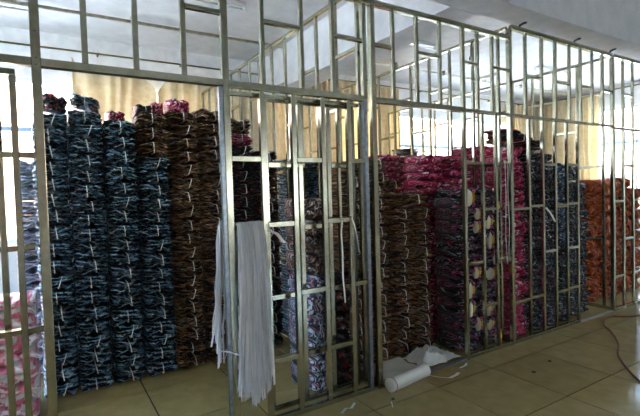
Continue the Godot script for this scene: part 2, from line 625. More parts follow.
func build_room() -> void:
	# floor: square polished tiles with joints, 0.65 m apart
	var fl := struct("floor")
	slab("screed", LEFT, RIGHT, -0.25, -0.006, FRONT, BACK, M.grout, fl, 0.001)
	var t := 0.65
	var tile_mesh := bevel_box(Vector3(t - 0.010, 0.012, t - 0.010), 0.0003)
	for i in range(-5, 17):
		for j in range(-14, 9):
			var x0 := 0.62 + i * t
			var d0 := 1.80 + j * t
			if x0 < LEFT or x0 + t > RIGHT or d0 < FRONT or d0 + t > BACK:
				continue
			obj("floor_tile", tile_mesh, M.tiles[abs(i * 7 + j * 13 + i * j) % 3], fl, P(x0 + t / 2, -0.006, d0 + t / 2))
	# walls
	var wb := [[-2.9, 2.6, 1.02, 3.19], [3.3, 5.7, 1.02, 3.19], [6.05, 10.2, 1.02, 3.19]]
	var back := wall_with_openings("wall_back", true, LEFT - 0.2, RIGHT + 0.2, BACK, 0.2, wb)
	for i in range(-5, 2):
		for j in 3:
			slab("wall_tile", 0.1 + i * 0.3 + 0.002, 0.4 + i * 0.3 - 0.002, 0.06 + j * 0.3 + 0.002, 0.36 + j * 0.3 - 0.002, BACK - 0.009, BACK, M.wtile, back, 0.002)
	slab("window_sill", -2.95, 2.65, 0.985, 1.02, BACK - 0.07, BACK + 0.2, M.pale, back)
	window_unit("window_1", true, -2.9, 2.6, 1.02, 3.19, BACK + 0.1, 5, 2.52)
	window_unit("window_2", true, 3.3, 5.7, 1.02, 3.19, BACK + 0.1, 3, 2.52)
	window_unit("window_3", true, 6.05, 10.2, 1.02, 3.19, BACK + 0.1, 4, 2.52)
	var wr := [[2.0, 5.6, 0.9, 3.33]]
	wall_with_openings("wall_right", false, FRONT, BACK, RIGHT, 0.2, wr)
	window_unit("window_4", false, 2.0, 5.6, 0.9, 3.33, RIGHT + 0.1, 4, 2.52)
	var wf := [[1.5, 3.9, 1.0, 2.3], [4.8, 7.2, 1.0, 2.3]]
	var wfront := wall_with_openings("wall_front", true, LEFT - 0.2, RIGHT + 0.2, FRONT - 0.2, 0.2, wf)
	slab("added_sun_shade", LEFT - 0.2, RIGHT + 0.2, 2.75, 2.87, FRONT - 1.5, FRONT - 0.2, M.wall, wfront)  # unseen slab added to keep sun out of the front windows
	window_unit("window_5", true, 1.5, 3.9, 1.0, 2.3, FRONT - 0.1, 3, 1.9)
	window_unit("window_6", true, 4.8, 7.2, 1.0, 2.3, FRONT - 0.1, 3, 1.9)
	wall_with_openings("wall_left", false, FRONT, BACK, LEFT - 0.2, 0.2, [[3.3, 6.6, 1.02, 3.19]])
	window_unit("window_7", false, 3.3, 6.6, 1.02, 3.19, LEFT - 0.1, 4, 2.52)
	# ceiling and beams
	var ce := struct("ceiling")
	slab("ceiling_slab", LEFT - 0.2, RIGHT + 0.2, CEIL, CEIL + 0.25, FRONT - 0.2, BACK + 0.2, M.ceil, ce, 0.001)
	slab("beam", LEFT, RIGHT, BEAM, CEIL, 2.47, 2.77, M.ceil, ce, 0.004)
	slab("beam", 3.15, 3.53, BEAM, CEIL, 2.77, BACK, M.ceil, ce, 0.004)
	slab("beam", 3.15, 3.53, BEAM, CEIL, FRONT, 2.47, M.ceil, ce, 0.004)

# ------------------------------------------------------------------ cage
func build_cage() -> void:
	var D := CAGE
	# --- bay beside the open doorway
	var a := thing("cage_front_frame", "pale steel cage front with the wide open doorway and hanging white plastic strings", "cage", P(0.99, 0, D))
	a.position = Vector3.ZERO
	upright(a, -0.015, 0.0, TOP - 0.019, D, POST, null, "post")
	upright(a, 0.995, 0.0, TOP - 0.019, D, POST, null, "post")
	upright(a, 0.961, 0.0, MID - 0.02, D, 0.028, M.galv, "post")
	upright(a, 2.185, 0.0, TOP - 0.019, D, POST, null, "post")
	upright(a, 2.105, 0.0, MID, D + 0.004, 0.036, M.galv, "post")
	upright(a, 2.105, MID, TOP - 0.022, D, 0.036, null, "post")
	rail(a, -1.2, 2.205, TOP, D, POST, null, "top_rail")
	rail(a, -1.2, -0.034, MID, D, POST, null, "middle_rail")
	rail(a, 0.004, 0.976, MID, D, POST, null, "middle_rail")
	rail(a, 1.014, 2.087, MID, D, POST, null, "middle_rail")
	for x in [0.21, 0.47, 0.74, 1.26, 1.56, 1.82]:
		upright(a, x, MID + 0.019, TOP - 0.019, D, 0.03)
	for b in [[0.755, 0.976], [1.275, 1.545], [1.835, 2.087], [0.005, 0.195]]:
		rail(a, b[0], b[1], 2.705, D)
	var xs := [1.017 - BAR / 2, 1.24, 1.475, 1.715, 1.945, 2.087 + BAR / 2]
	for i in range(1, 5):
		upright(a, xs[i], 0.036, MID - 0.022, D, BAR)
	short_rails(a, xs, [[1.79, 0.86], [1.35, 0.42]], D, BAR)
	rail(a, 1.017, 1.222, 1.345, D, STUD)
	rail(a, 1.014, 2.087, 0.018, D, 0.036, null, "bottom_rail")
	for x in [-0.33, -0.12]:
		upright(a, x, 0.0, MID - 0.075, D)
	rail(a, -1.2, -0.107, MID - 0.06, D, STUD)
	for y in [1.79, 0.89]:
		rail(a, -0.107, -0.034, y, D)
		rail(a, -0.317, -0.133, y, D)
	for y in [2.25, 2.285, 2.6, 2.42]:
		screw(a, -0.015, y, D - 0.020)
		screw(a, 2.185, y, D - 0.020)
	# --- sliding leaf pushed behind the fixed panel
	var l := thing("sliding_door", "narrow steel sliding door leaf pushed open behind the barred panel with hanging strings", "door")
	var ld := D + 0.098
	var lx := [1.30, 1.575, 1.82, 2.045]
	for x in lx:
		upright(l, x, 0.05, 2.198, ld, BAR)
	rail(l, 1.287, 2.058, 2.213, ld)
	rail(l, 1.287, 2.058, 0.037, ld)
	short_rails(l, lx, [[1.76, 0.83], [1.31, 0.38]], ld, BAR)
	var l2 := thing("sliding_door", "steel sliding door leaf beside the bright window and pale pink packs", "door")
	upright(l2, -0.195, 0.05, 2.20, ld)
	upright(l2, -0.46, 0.05, 2.20, ld)
	rail(l2, -0.473, -0.182, 2.213, ld)
	rail(l2, -0.473, -0.182, 0.037, ld)
	for y in [1.31]:
		rail(l2, -0.447, -0.208, y, ld)
	rail(l2, -0.182, -0.06, 1.31, ld)
	var tr := thing("door_track", "steel door track hung under the middle rail of the barred panel", "track")
	rail(tr, 1.02, 2.08, 2.222, D + 0.055, 0.03, null, "track_rail")
	# --- second bay: open doorway over white plastic, then bars before the printed packs
	var b2 := thing("cage_front_frame", "steel cage front whose open doorway has white plastic on the floor", "cage")
	rail(b2, 2.209, 3.866, TOP, D, POST, null, "top_rail")
	rail(b2, 2.209, 3.20, MID, D, POST, null, "middle_rail")
	rail(b2, 3.24, 3.866, MID, D, 0.03, null, "middle_rail")
	for x in [2.40, 2.66, 2.93, 3.42, 3.63]:
		upright(b2, x, MID + 0.019, TOP - 0.019, D, 0.03)
	upright(b2, 3.22, 0.0, TOP - 0.019, D, 0.036, null, "post")
	upright(b2, 3.89, 0.0, TALL - 0.019, D, POST, null, "post")
	for b in [[2.209, 2.385], [2.675, 2.915], [3.238, 3.405], [3.645, 3.866]]:
		rail(b2, b[0], b[1], 2.695, D)
	var x2 := [3.22, 3.47, 3.665, 3.88]
	for i in [1, 2]:
		upright(b2, x2[i], 0.036, MID - 0.015, D)
	short_rails(b2, x2, [[1.79, 0.87], [1.36, 0.45]], D)
	rail(b2, 3.238, 3.866, 0.018, D, 0.036, null, "bottom_rail")
	slab("floor_track", 2.21, 3.20, 0.0, 0.010, D - 0.02, D + 0.02, M.galv, b2)
	# --- third bay
	var b3 := thing("cage_front_frame", "taller steel cage front hooked to the ceiling beam before magenta and charcoal packs", "cage")
	rail(b3, 3.914, 5.87, TALL, D, POST, null, "top_rail")
	rail(b3, 3.914, 5.87, MID, D, 0.032, null, "middle_rail")
	for x in [4.15, 4.43, 4.68, 4.95, 5.18, 5.43, 5.66]:
		upright(b3, x, MID + 0.016, TALL - 0.019, D, 0.03)
	upright(b3, 5.895, 0.0, TALL - 0.019, D, POST, null, "post")
	for b in [[4.165, 4.415], [4.695, 4.935], [5.195, 5.415], [5.675, 5.875]]:
		rail(b3, b[0], b[1], 2.68, D)
	var x3 := [3.899, 4.19, 4.43, 4.66, 4.88, 5.10]
	for i in range(1, 6):
		upright(b3, x3[i], 0.036, MID - 0.016, D)
	short_rails(b3, x3, [[1.34, 0.41], [1.36, 0.42], [1.79, 0.87]], D)
	rail(b3, 4.673, 4.867, 1.35, D)
	rail(b3, 4.893, 5.087, 1.79, D)
	rail(b3, 4.893, 5.087, 0.87, D)
	rail(b3, 3.914, 5.113, 0.018, D, 0.036, null, "bottom_rail")
	slab("floor_track", 5.113, 5.875, 0.0, 0.010, D - 0.02, D + 0.02, M.galv, b3)
	for x in [4.06, 5.05, 5.84]:
		obj("hook", sweep([P(x, TALL + 0.015, D), P(x, BEAM - 0.03, D - 0.01), P(x + 0.03, BEAM - 0.012, D - 0.03), P(x + 0.05, BEAM - 0.004, D - 0.05)], 0.012), M.black, b3)
	# --- fourth bay, running out past the orange packs
	var b4 := thing("cage_front_frame", "steel cage front standing before the orange garment packs", "cage")
	rail(b4, 5.920, 8.4, TALL, D, POST, null, "top_rail")
	rail(b4, 5.920, 8.4, MID - 0.02, D, 0.032, null, "middle_rail")
	var x4 := [5.905, 6.16, 6.41, 6.67, 6.93, 7.19, 7.45]
	for i in range(1, 7):
		upright(b4, x4[i], MID, TALL - 0.019, D, 0.03)
		upright(b4, x4[i], 0.036, MID - 0.036, D)
	short_rails(b4, x4, [[1.35, 0.42], [1.79, 0.87]], D)
	for i in [1, 3, 5]:
		rail(b4, x4[i] + 0.015, x4[i + 1] - 0.015, 2.68, D)
	rail(b4, 5.920, 8.4, 0.018, D, 0.036, null, "bottom_rail")
	# --- partitions running back to the window wall
	partition("steel partition between the black and red bundles and the brown stack", 2.15, 3.17, [0.30, 0.36], 3.14)
	partition("steel partition running back beside the magenta stack", 3.90, 3.12, [0.30, 0.30], 3.10)
	partition("steel partition running back between charcoal and orange packs", 5.94, 3.12, [0.30, 0.30], 3.10)

func partition(label: String, x: float, top: float, _step: Array, _y: float) -> void:
	var p := thing("cage_partition", label, "partition")
	var d0 := CAGE + 0.03
	var d1 := BACK - 0.12
	cross_rail(p, x, d0, d1, top, 0.032)
	cross_rail(p, x, d0, d1, 0.016, 0.032)
	var ds := []
	var d := d0 + 0.10
	while d < d1:
		ds.append(d)
		d += 0.31
	ds[-1] = d1 - 0.02
	for i in ds.size():
		slab("upright", x - STUD / 2, x + STUD / 2, 0.032, top - 0.016, ds[i] - STUD / 2, ds[i] + STUD / 2, M.steel, p)
	for i in ds.size() - 1:
		for y in ([2.70, 1.79, 0.87] if i % 2 == 0 else [2.26, 1.35, 0.43]):
			cross_rail(p, x, ds[i] + STUD / 2, ds[i + 1] - STUD / 2, y)

# ------------------------------------------------------------------ stacks
func build_stacks() -> void:
	var g := "teal bundles behind the open doorway"
	var tx := [0.045, 0.295, 0.555]
	var tops := [2.24, 2.28, 2.22]
	for i in 3:
		column("teal", "tied", tx[i], 4.0, 0.0, tops[i], 0.252, "dark teal tied bundle", "the %s teal column from the window side" % ["first", "second", "third"][i], g)
	var y: float = column("teal", "tied", 0.815, 4.0, 0.0, 1.92, 0.262, "dark teal tied bundle", "the teal column topped with brown bundles", g)
	g = "brown bundles beside the teal ones"
	column("brown", "tied", 0.815, 4.0, y + 0.002, 2.30, 0.262, "brown tied bundle", "the short pile on the fourth teal column", g)
	column("brown", "tied", 1.085, 4.0, 0.0, 2.33, 0.268, "brown tied bundle", "the brown column touching the teal stack", g)
	column("brown", "tied", 1.355, 4.0, 0.0, 2.37, 0.268, "brown tied bundle", "the brown column touching the black and red one", g)
	g = "black and red bundles by the first partition"
	y = column("blackred", "tied", 1.625, 4.02, 0.0, 2.05, 0.268, "black and red tied bundle", "the column beside the brown stack", g)
	place_bundle("pink", "tied", true, P(1.625, y + 0.003, 4.19), Vector3(0.94, 0.9, 1), 0.03, "garment_bundle", "magenta bundle lying on the black and red stack under a brown one", "bundle", "bundles on the black stack")
	place_bundle("brown", "tied", true, P(1.625, y + 0.116, 4.20), Vector3(0.94, 1.1, 1), -0.03, "garment_bundle", "brown bundle lying on the magenta bundle of the black stack", "bundle", "bundles on the black stack")
	column("blackred", "tied", 1.905, 4.05, 0.0, 2.0, 0.285, "black and red tied bundle", "the column against the first partition", g)
	for i in 4:
		column("teal", "tied", 2.31 + 0.27 * i, 4.10, 0.0, 1.93 - 0.01 * i, 0.268, "dark teal tied bundle", "the %s rear column past the first partition" % ["first", "second", "third", "fourth"][i], "rear teal bundles past the partition")
	for i in 4:  # hidden rear row added to block light between the teal columns
		column("teal", "tied", 0.16 + 0.262 * i, 4.41, 0.0, 2.25, 0.258, "dark teal tied bundle", "the %s rear column added against light leaks" % ["first", "second", "third", "fourth"][i], "unseen rear bundles blocking light")
	# loose things on the teal and brown stacks
	for e in [[0.545, 2.222, 4.26, 0.55, 0.62, "crumpled magenta pack alone on the third teal column"], [0.90, 2.302, 4.25, 0.42, 0.8, "small magenta pack beside a black bundle on the brown pile"], [1.085, 2.335, 4.25, 0.75, 0.85, "wide magenta pack on the brown column touching the teal stack"]]:
		place_bundle("pink", "pack", false, P(e[0], e[1], e[2]), Vector3(e[3] * 0.8, e[4], 0.6), rng.randf_range(-0.2, 0.2), "garment_pack", e[5], "garment pack", "magenta packs on the stack tops")
	place_bundle("blackred", "pack", false, P(0.055, 2.262, 4.18), Vector3(0.62, 0.85, 0.7), 0.2, "garment_pack", "black and red garment pack tilted on the teal stack by the window", "garment pack", "", Vector2(0.0, -0.18))
	place_bundle("teal", "tied", true, P(0.30, 2.302, 4.17), Vector3(0.76, 0.85, 0.9), -0.15, "garment_bundle", "teal bundle tilted on the very top of the teal stack", "bundle", "", Vector2(0.0, -0.18))
	place_bundle("blackred", "tied", true, P(0.765, 2.302, 4.2), Vector3(0.5, 0.6, 0.7), 0.0, "garment_bundle", "small black bundle on the brown pile beside magenta packs", "bundle", "")
	# pale packs by the window
	column("overlit_blue", "tied", -0.115, 4.58, 0.0, 1.92, 0.25, "pale blue bundle", "the column painted overlit behind the teal stack", "bundles painted overlit by the window", false, 0.02)
	var k := 0
	for e in [[-0.255, 3.72, 0.88], [-0.60, 3.78, 0.80]]:
		column("palepink", "pack", e[0], e[1], 0.0, e[2], 0.34, "pale pink pack in white film", ["the low pile beside the teal stack", "the low pile beneath the window"][k], "pale pink packs under the window", false, 0.02)
		k += 1
	# printed packs just behind the sliding leaf
	y = column("whiteprint", "pack", 1.765, 2.90, 0.0, 0.92, 0.20, "white pack printed blue and red", "the narrow pile behind the sliding door", "printed packs behind the sliding door", false, 0.006)
	column("brownprint", "pack", 1.765, 2.90, y + 0.002, 1.52, 0.20, "brown and white printed pack", "the narrow pile behind the sliding door", "printed packs behind the sliding door", false, 0.006)
	column("blackred", "pack", 1.985, 2.92, 0.0, 0.90, 0.22, "black and red pack", "the low pile beside the white printed packs", "black and red packs behind the sliding door", false, 0.006)
	# second bay
	g = "brown bundles behind the plastic roll"
	var names := ["against the first partition", "next to the partition column", "behind the plastic roll", "touching the black and pink packs"]
	var bx := [[2.315, 3.14, 1.83], [2.575, 3.12, 1.86], [2.83, 3.10, 1.40], [3.09, 3.10, 1.40]]
	for i in 4:
		column("brown", "tied", bx[i][0], bx[i][1], 0.0, bx[i][2], 0.258, "brown tied bundle", "the brown column " + names[i], g)
	place_bundle("brown", "tied", true, P(2.985, 1.405, 3.27), Vector3(1.62, 1.1, 1.0), 0.06, "garment_bundle", "broad tan and brown bundle laid across two brown columns by the doorway", "bundle", "")
	for i in 2:
		column("brown", "tied", [2.86, 3.13][i], 3.56, 0.0, [1.80, 1.68][i], 0.266, "brown tied bundle", "the %s rear brown column" % ["taller", "lower"][i], "rear brown bundles")
	k = 0
	for e in [[3.42, 4.30, 1.80], [3.73, 4.22, 2.02], [4.10, 4.20, 2.0], [4.41, 4.20, 1.92], [4.72, 4.20, 1.86], [5.03, 4.05, 2.12], [5.34, 4.05, 2.16]]:
		column("pink", "pack", e[0], e[1], 0.0, e[2], 0.295, "magenta pack", "the %s back column from the brown stack" % ORD[k].replace("lowest", "first"), "magenta packs at the back", false)
		k += 1
	place_bundle("greywhite", "tied", true, P(4.11, 2.005, 4.42), Vector3(0.95, 0.9, 0.9), 0.05, "garment_bundle", "grey and white bundle on the third back magenta column", "bundle", "grey and white bundles on magenta columns")
	place_bundle("greywhite", "tied", true, P(4.42, 1.925, 4.42), Vector3(0.95, 0.9, 0.9), 0.05, "garment_bundle", "grey and white bundle on the fourth back magenta column", "bundle", "grey and white bundles on magenta columns")
	# printed stacks right behind the bars
	for i in 2:
		column("blackpink", "pack", [3.425, 3.72][i], 2.80, 0.0, 1.56, 0.29, "black pack with pink stripes", ["the column beside the open doorway", "the column against the second partition"][i], "black and pink packs behind the bars", false, 0.008)
	column("pink", "pack", 4.15, 2.80, 0.0, 1.98, 0.275, "magenta pack", "the single column right behind the bars", "magenta column behind the bars", false, 0.006)
	for i in 2:
		column("pink", "pack", [3.43, 3.73][i], 3.24, 0.0, 1.92, 0.29, "magenta pack", "the %s column behind the black and pink packs" % ["first", "second"][i], "magenta packs behind black and pink packs", false, 0.008)
	# third bay
	k = 0
	for e in [[4.43, 2.80, 1.95], [4.71, 2.80, 1.93], [5.27, 2.84, 1.80], [5.55, 2.88, 1.60]]:
		column("charcoal", "pack", e[0], e[1], 0.0, e[2], 0.275, "charcoal pack in shiny film", ["the column touching the magenta one", "the column next to grey blue packs", "the first column in the far doorway", "the lowest column in the far doorway"][k], "charcoal packs behind the bars", false, 0.008)
		k += 1
	y = column("charcoal", "pack", 4.99, 2.80, 0.0, 0.9, 0.27, "charcoal pack in shiny film", "the pile under the grey blue packs", "charcoal packs behind the bars", false, 0.008)
	column("greyblue", "pack", 4.99, 2.80, y + 0.002, 1.82, 0.27, "grey and blue printed pack", "the pile above charcoal packs", "grey and blue packs", false, 0.008)
	place_bundle("blackred", "tied", true, P(4.20, 2.02, 2.98), Vector3(1.1, 1.1, 1), 0.1, "garment_bundle", "black and red bundle slumped on top of the magenta column", "bundle", "", Vector2(0.0, -0.2))
	place_bundle("blackred", "tied", true, P(4.56, 1.965, 3.0), Vector3(1.0, 1.0, 1), -0.1, "garment_bundle", "black and red bundle slumped on top of the charcoal stack", "bundle", "", Vector2(0.0, -0.1))
	# fourth bay
	k = 0
	for e in [[6.20, 3.06, 1.60], [6.50, 3.06, 1.64], [6.80, 3.06, 1.62], [7.10, 3.06, 1.66], [7.40, 3.06, 1.5]]:
		column("orange", "pack", e[0], e[1], 0.0, e[2], 0.295, "orange pack in clear film", "the %s orange column from the doorway" % ORD[k].replace("lowest", "first"), "orange packs behind the far bars", false, 0.008, 1.9)
		k += 1

# ------------------------------------------------------------------ smaller things
func curtain(called: String, label: String, along_x: bool, u0: float, u1: float, at: float, tops: Array, bottom: float, m: Material, folds: float, s: int, group := "") -> void:
	# tops: [u, height] polyline of the top hem
	var st := SurfaceTool.new()
	st.begin(Mesh.PRIMITIVE_TRIANGLES)
	var n := noise(s, 1.0, 2)
	var nu := int((u1 - u0) / 0.022)
	var nv := 14
	var g := []
	for i in nu + 1:
		var u := lerpf(u0, u1, float(i) / nu)
		var top := 0.0
		for j in tops.size() - 1:
			if u >= tops[j][0] - 0.001 and u <= tops[j + 1][0] + 0.001:
				top = lerpf(tops[j][1], tops[j + 1][1], clamp((u - tops[j][0]) / (tops[j + 1][0] - tops[j][0]), 0, 1))
		var colm := []
		for j in nv + 1:
			var v := float(j) / nv
			var y := lerpf(top, bottom, v)
			var ph := u * folds + 5.0 * n.get_noise_2d(u * 1.2, y * 0.35)
			var off := (0.030 + 0.014 * n.get_noise_2d(u * 2.0, 9.0)) * sin(ph) + 0.02 * n.get_noise_2d(u * 3.0, y * 2.0)
			colm.append(P(u, y, at + off) if along_x else P(at + off, y, u))
		g.append(colm)
	for i in nu:
		for j in nv:
			quad(st, g[i][j], g[i + 1][j], g[i + 1][j + 1], g[i][j + 1])
	st.generate_normals()
	var o := obj(numbered(called), st.commit(), m, self)
	o.set_meta("label", label)
	o.set_meta("category", "curtain")
	if group != "":
		o.set_meta("group", group)

func build_small_things() -> void:
	# curtain rods with end knobs
	for e in [[-2.0, 3.60, 3.58, "gold curtain rod above the swagged beige curtains"], [4.2, 10.9, 3.67, "gold curtain rod above the wide bright back window"]]:
		var r := thing("curtain_rod", e[3], "curtain rod", P(e[0], e[2], BACK - 0.13))
		obj("rod", sweep([Vector3.ZERO, Vector3(e[1] - e[0], 0, 0)], 0.013, 8), M.rod, r)
		for x in [0.0, e[1] - e[0]]:
			var k := obj("end_knob", lathe([Vector2(0, -0.03), Vector2(0.024, -0.012), Vector2(0.024, 0.012), Vector2(0, 0.03)], 10), M.rod, r, Vector3(x, 0, 0))
			k.rotation.z = PI / 2
		var bx := 0.4
		while bx < e[1] - e[0]:
			box("bracket", Vector3(bx - 0.01, -0.01, 0.0), Vector3(bx + 0.01, 0.02, -0.13), M.rod, r)
			bx += 1.15
	var rr := thing("curtain_rod", "gold curtain rod along the far side wall", "curtain rod", P(RIGHT - 0.13, 3.72, 3.4))
	obj("rod", sweep([Vector3.ZERO, Vector3(0, 0, -3.45)], 0.015, 8), M.rod, rr)
	for z in [-0.3, -1.7, -3.2]:
		box("bracket", Vector3(-0.01, -0.01, z - 0.01), Vector3(0.13, 0.02, z + 0.01), M.rod, rr)
	curtain("curtain", "beige curtain swagged low behind the teal stack", true, 0.37, 1.46, BACK - 0.12, [[0.37, 3.50], [0.47, 3.37], [0.72, 3.32], [1.05, 3.32], [1.22, 3.37], [1.39, 3.24], [1.46, 3.12]], 0.5, M.curtain, 30.0, 1)
	curtain("curtain", "beige curtain sagging behind the brown stack", true, 1.465, 3.14, BACK - 0.12, [[1.465, 3.12], [1.66, 3.39], [1.92, 3.44], [2.4, 3.40], [3.14, 3.44]], 0.5, M.curtain, 34.0, 2)
	curtain("curtain", "short beige curtain hanging under the ceiling beam", true, 3.15, 3.64, BACK - 0.12, [[3.15, 3.165], [3.64, 3.165]], 0.5, M.curtain, 38.0, 7)
	curtain("curtain", "warm beige curtain behind the barred panel beside the ceiling beam", true, 3.65, 4.7, BACK - 0.12, [[3.65, 3.60], [4.7, 3.64]], 0.5, M.curtain, 40.0, 3)
	curtain("curtain", "thin pale curtain drawn to the edge of the wide back window", true, 4.7, 6.2, BACK - 0.12, [[4.7, 3.64], [6.2, 3.64]], 0.6, M.sheer, 44.0, 4)
	curtain("curtain", "pale curtain hanging in the far corner of the back wall", true, 9.7, 10.95, BACK - 0.12, [[9.7, 3.64], [10.95, 3.64]], 0.6, M.sheer, 40.0, 5)
	curtain("curtain", "pale curtain on the far side wall beside the bright window", false, 5.35, 6.85, RIGHT - 0.12, [[5.35, 3.70], [6.85, 3.70]], 0.7, M.sheer, 40.0, 6)
	# ceiling pipe, tube lamps, lamp holder
	for e in [[-2.0, 5.14, "long thin conduit pipe under the ceiling over the teal stack"], [3.54, 7.4, "long thin conduit pipe under the ceiling over the magenta and charcoal stacks"]]:
		var pipe := thing("conduit_pipe", e[2], "pipe", P(e[0], CEIL - 0.06, 5.95))
		obj("pipe", sweep([Vector3.ZERO, Vector3(e[1], 0, 0.0)], 0.022, 8), M.pipe, pipe)
		var cx := 0.6
		while cx < e[1]:
			box("clip", Vector3(cx - 0.015, -0.028, -0.03), Vector3(cx + 0.015, 0.058, 0.03), M.pipe, pipe)
			cx += 1.2
	for e in [[0.85, "over the brown and teal stacks"], [4.0, "past the cross beam over the magenta stack"], [7.85, "over the charcoal stacks"], [-1.25, "above the bright window"]]:
		var tl := thing("tube_lamp", "unlit fluorescent tube lamp on the ceiling " + e[1], "lamp", P(e[0], CEIL, 4.93 if e[0] > -1 else 6.1))
		box("lamp_body", Vector3(0, -0.05, -0.03), Vector3(1.24, 0.0, 0.03), M.lamp, tl, 0.006)
		obj("tube", sweep([Vector3(0.03, -0.075, 0), Vector3(1.21, -0.075, 0)], 0.014, 10), M.lamp, tl)
		for x in [0.0, 1.21]:
			box("end_cap", Vector3(x, -0.095, -0.02), Vector3(x + 0.03, -0.05, 0.02), M.lamp, tl)
	var lh := thing("lamp_holder", "small dark bulb holder hanging from the ceiling beyond the bars", "lamp holder", P(6.1, CEIL, 4.95))
	obj("cord", sweep([Vector3.ZERO, Vector3(0, -0.06, 0)], 0.006, 6), M.black, lh)
	obj("socket", lathe([Vector2(0, -0.06), Vector2(0.03, -0.065), Vector2(0.035, -0.12), Vector2(0, -0.125)], 10), M.black, lh)
	hank()
	plastic()
	# brown hose on the floor
	var hp := []
	var c := Curve3D.new()
	for e in [[7.2, 2.30], [5.9, 2.43], [5.57, 2.60], [5.22, 2.50], [4.99, 2.31], [4.66, 2.10], [4.31, 1.94], [3.9, 1.61], [3.55, 1.2], [3.4, 0.5]]:
		c.add_point(P(e[0], 0.009, e[1]), P(0, 0, 0), P(0, 0, 0))
	for i in c.point_count:
		var pa := c.get_point_position(max(i - 1, 0))
		var pb := c.get_point_position(min(i + 1, c.point_count - 1))
		c.set_point_in(i, (pa - pb) / 6.0)
		c.set_point_out(i, (pb - pa) / 6.0)
	hp = Array(c.tessellate_even_length(5, 0.05))
	var h := obj("hose", sweep(hp, 0.0085, 7), M.hose, self)
	h.set_meta("label", "thin brown hose curving across the polished floor")
	h.set_meta("category", "hose")
	# scraps and ties
	scrap("curved clear plastic strip on the tiles beside the crumpled sheet", [[2.66, 2.65], [2.69, 2.56], [2.76, 2.51], [2.84, 2.51], [2.90, 2.54]], 0.03)
	scrap("thin clear plastic strip on the tiles below the bars with printed packs", [[2.99, 2.60], [3.06, 2.60], [3.12, 2.64]], 0.02)
	scrap("twisted white plastic scrap on the tiles before the sliding door", [[1.70, 2.54], [1.76, 2.57], [1.80, 2.56], [1.86, 2.60]], 0.02)
	scrap("short white tape scrap on the tiles before the plastic roll", [[2.05, 2.40], [2.09, 2.46]], 0.008)
	for e in [[3.42, 2.19, 0.02, "larger dark crumb on the tiles before the magenta column"], [3.75, 2.25, 0.016, "small dark crumb on the tiles before the charcoal stack"], [2.14, 2.50, 0.015, "dark crumb on the tiles against the plastic roll end"]]:
		var p := obj(numbered("dirt_crumb"), lathe([Vector2(0, 0), Vector2(e[2], 0.002), Vector2(e[2] * 0.6, 0.01), Vector2(0, 0.012)], 6), M.stain, self, P(e[0], 0, e[1]))
		p.set_meta("label", e[3])
		p.set_meta("category", "crumb")
		p.set_meta("group", "crumbs on the tiles")
	tie("white plastic tie knotted on the bar beside the hanging strings", P(1.265, 1.31, CAGE - 0.032), [Vector3(0.02, 0.03, 0.004), Vector3(-0.02, 0.05, 0.004)], [Vector3(0.04, -0.02, 0.01), Vector3(0.085, -0.075, 0.012), Vector3(0.10, -0.085, 0.012)], 0.022)
	tie("long pale tie dangling from the bars of the sliding door", P(1.93, 1.37, CAGE - 0.032), [Vector3(-0.02, 0.01, 0.004)], [Vector3(0.02, -0.06, 0.008), Vector3(0.045, -0.16, 0.006), Vector3(0.06, -0.27, 0.006)], 0.010)
	tie("white twisted tie hanging inside the door bars", P(1.85, 1.36, CAGE - 0.032), [Vector3(0.0, 0.01, 0.004)], [Vector3(-0.02, -0.10, 0.006), Vector3(-0.01, -0.25, 0.004), Vector3(-0.015, -0.42, 0.006), Vector3(0.0, -0.62, 0.006)], 0.012)
	tie("pale tie dangling from a bar before the charcoal packs", P(4.44, 1.33, CAGE - 0.032), [Vector3(-0.02, 0.01, 0.004)], [Vector3(0.06, -0.05, 0.006), Vector3(0.15, -0.15, 0.006)], 0.022)
	tie("long white cord hanging before the printed packs", P(3.76, 1.80, CAGE - 0.032), [Vector3(0.0, 0.01, 0.004)], [Vector3(0.005, -0.3, 0.004), Vector3(-0.01, -0.7, 0.004), Vector3(0.01, -0.98, 0.004)], 0.008)
	tie("second long white cord hanging before the printed packs", P(3.80, 1.80, CAGE - 0.032), [Vector3(0.0, 0.01, 0.004)], [Vector3(-0.005, -0.3, 0.004), Vector3(0.01, -0.6, 0.004), Vector3(-0.005, -0.9, 0.004)], 0.006)

func scrap(label: String, pts: Array, w: float) -> void:
	var a := []
	for i in pts.size():
		a.append(P(pts[i][0], 0.006 + 0.006 * (i % 2), pts[i][1]))
	var st := tape(a, Vector3(0.3, 0.15, 1.0).normalized(), w, 0.001)
	var o := obj(numbered("plastic_strip"), st, M.strand, self)
	o.set_meta("label", label)
	o.set_meta("category", "plastic strip")

func tie(label: String, at: Vector3, up: Array, down: Array, w: float) -> void:
	var t := thing("plastic_tie", label, "tie", at)
	obj("knot", lathe([Vector2(0, -0.010), Vector2(0.011, -0.005), Vector2(0.011, 0.005), Vector2(0, 0.010)], 8), M.string, t)
	for u in up:
		obj("loose_end", tape([Vector3.ZERO, u * 0.5, u], Vector3(0.7, 0.3, 0.2), 0.008), M.string, t)
	obj("tail", tape([Vector3.ZERO] + down, Vector3(0.9, 0.3, 0.15), w), M.string, t)

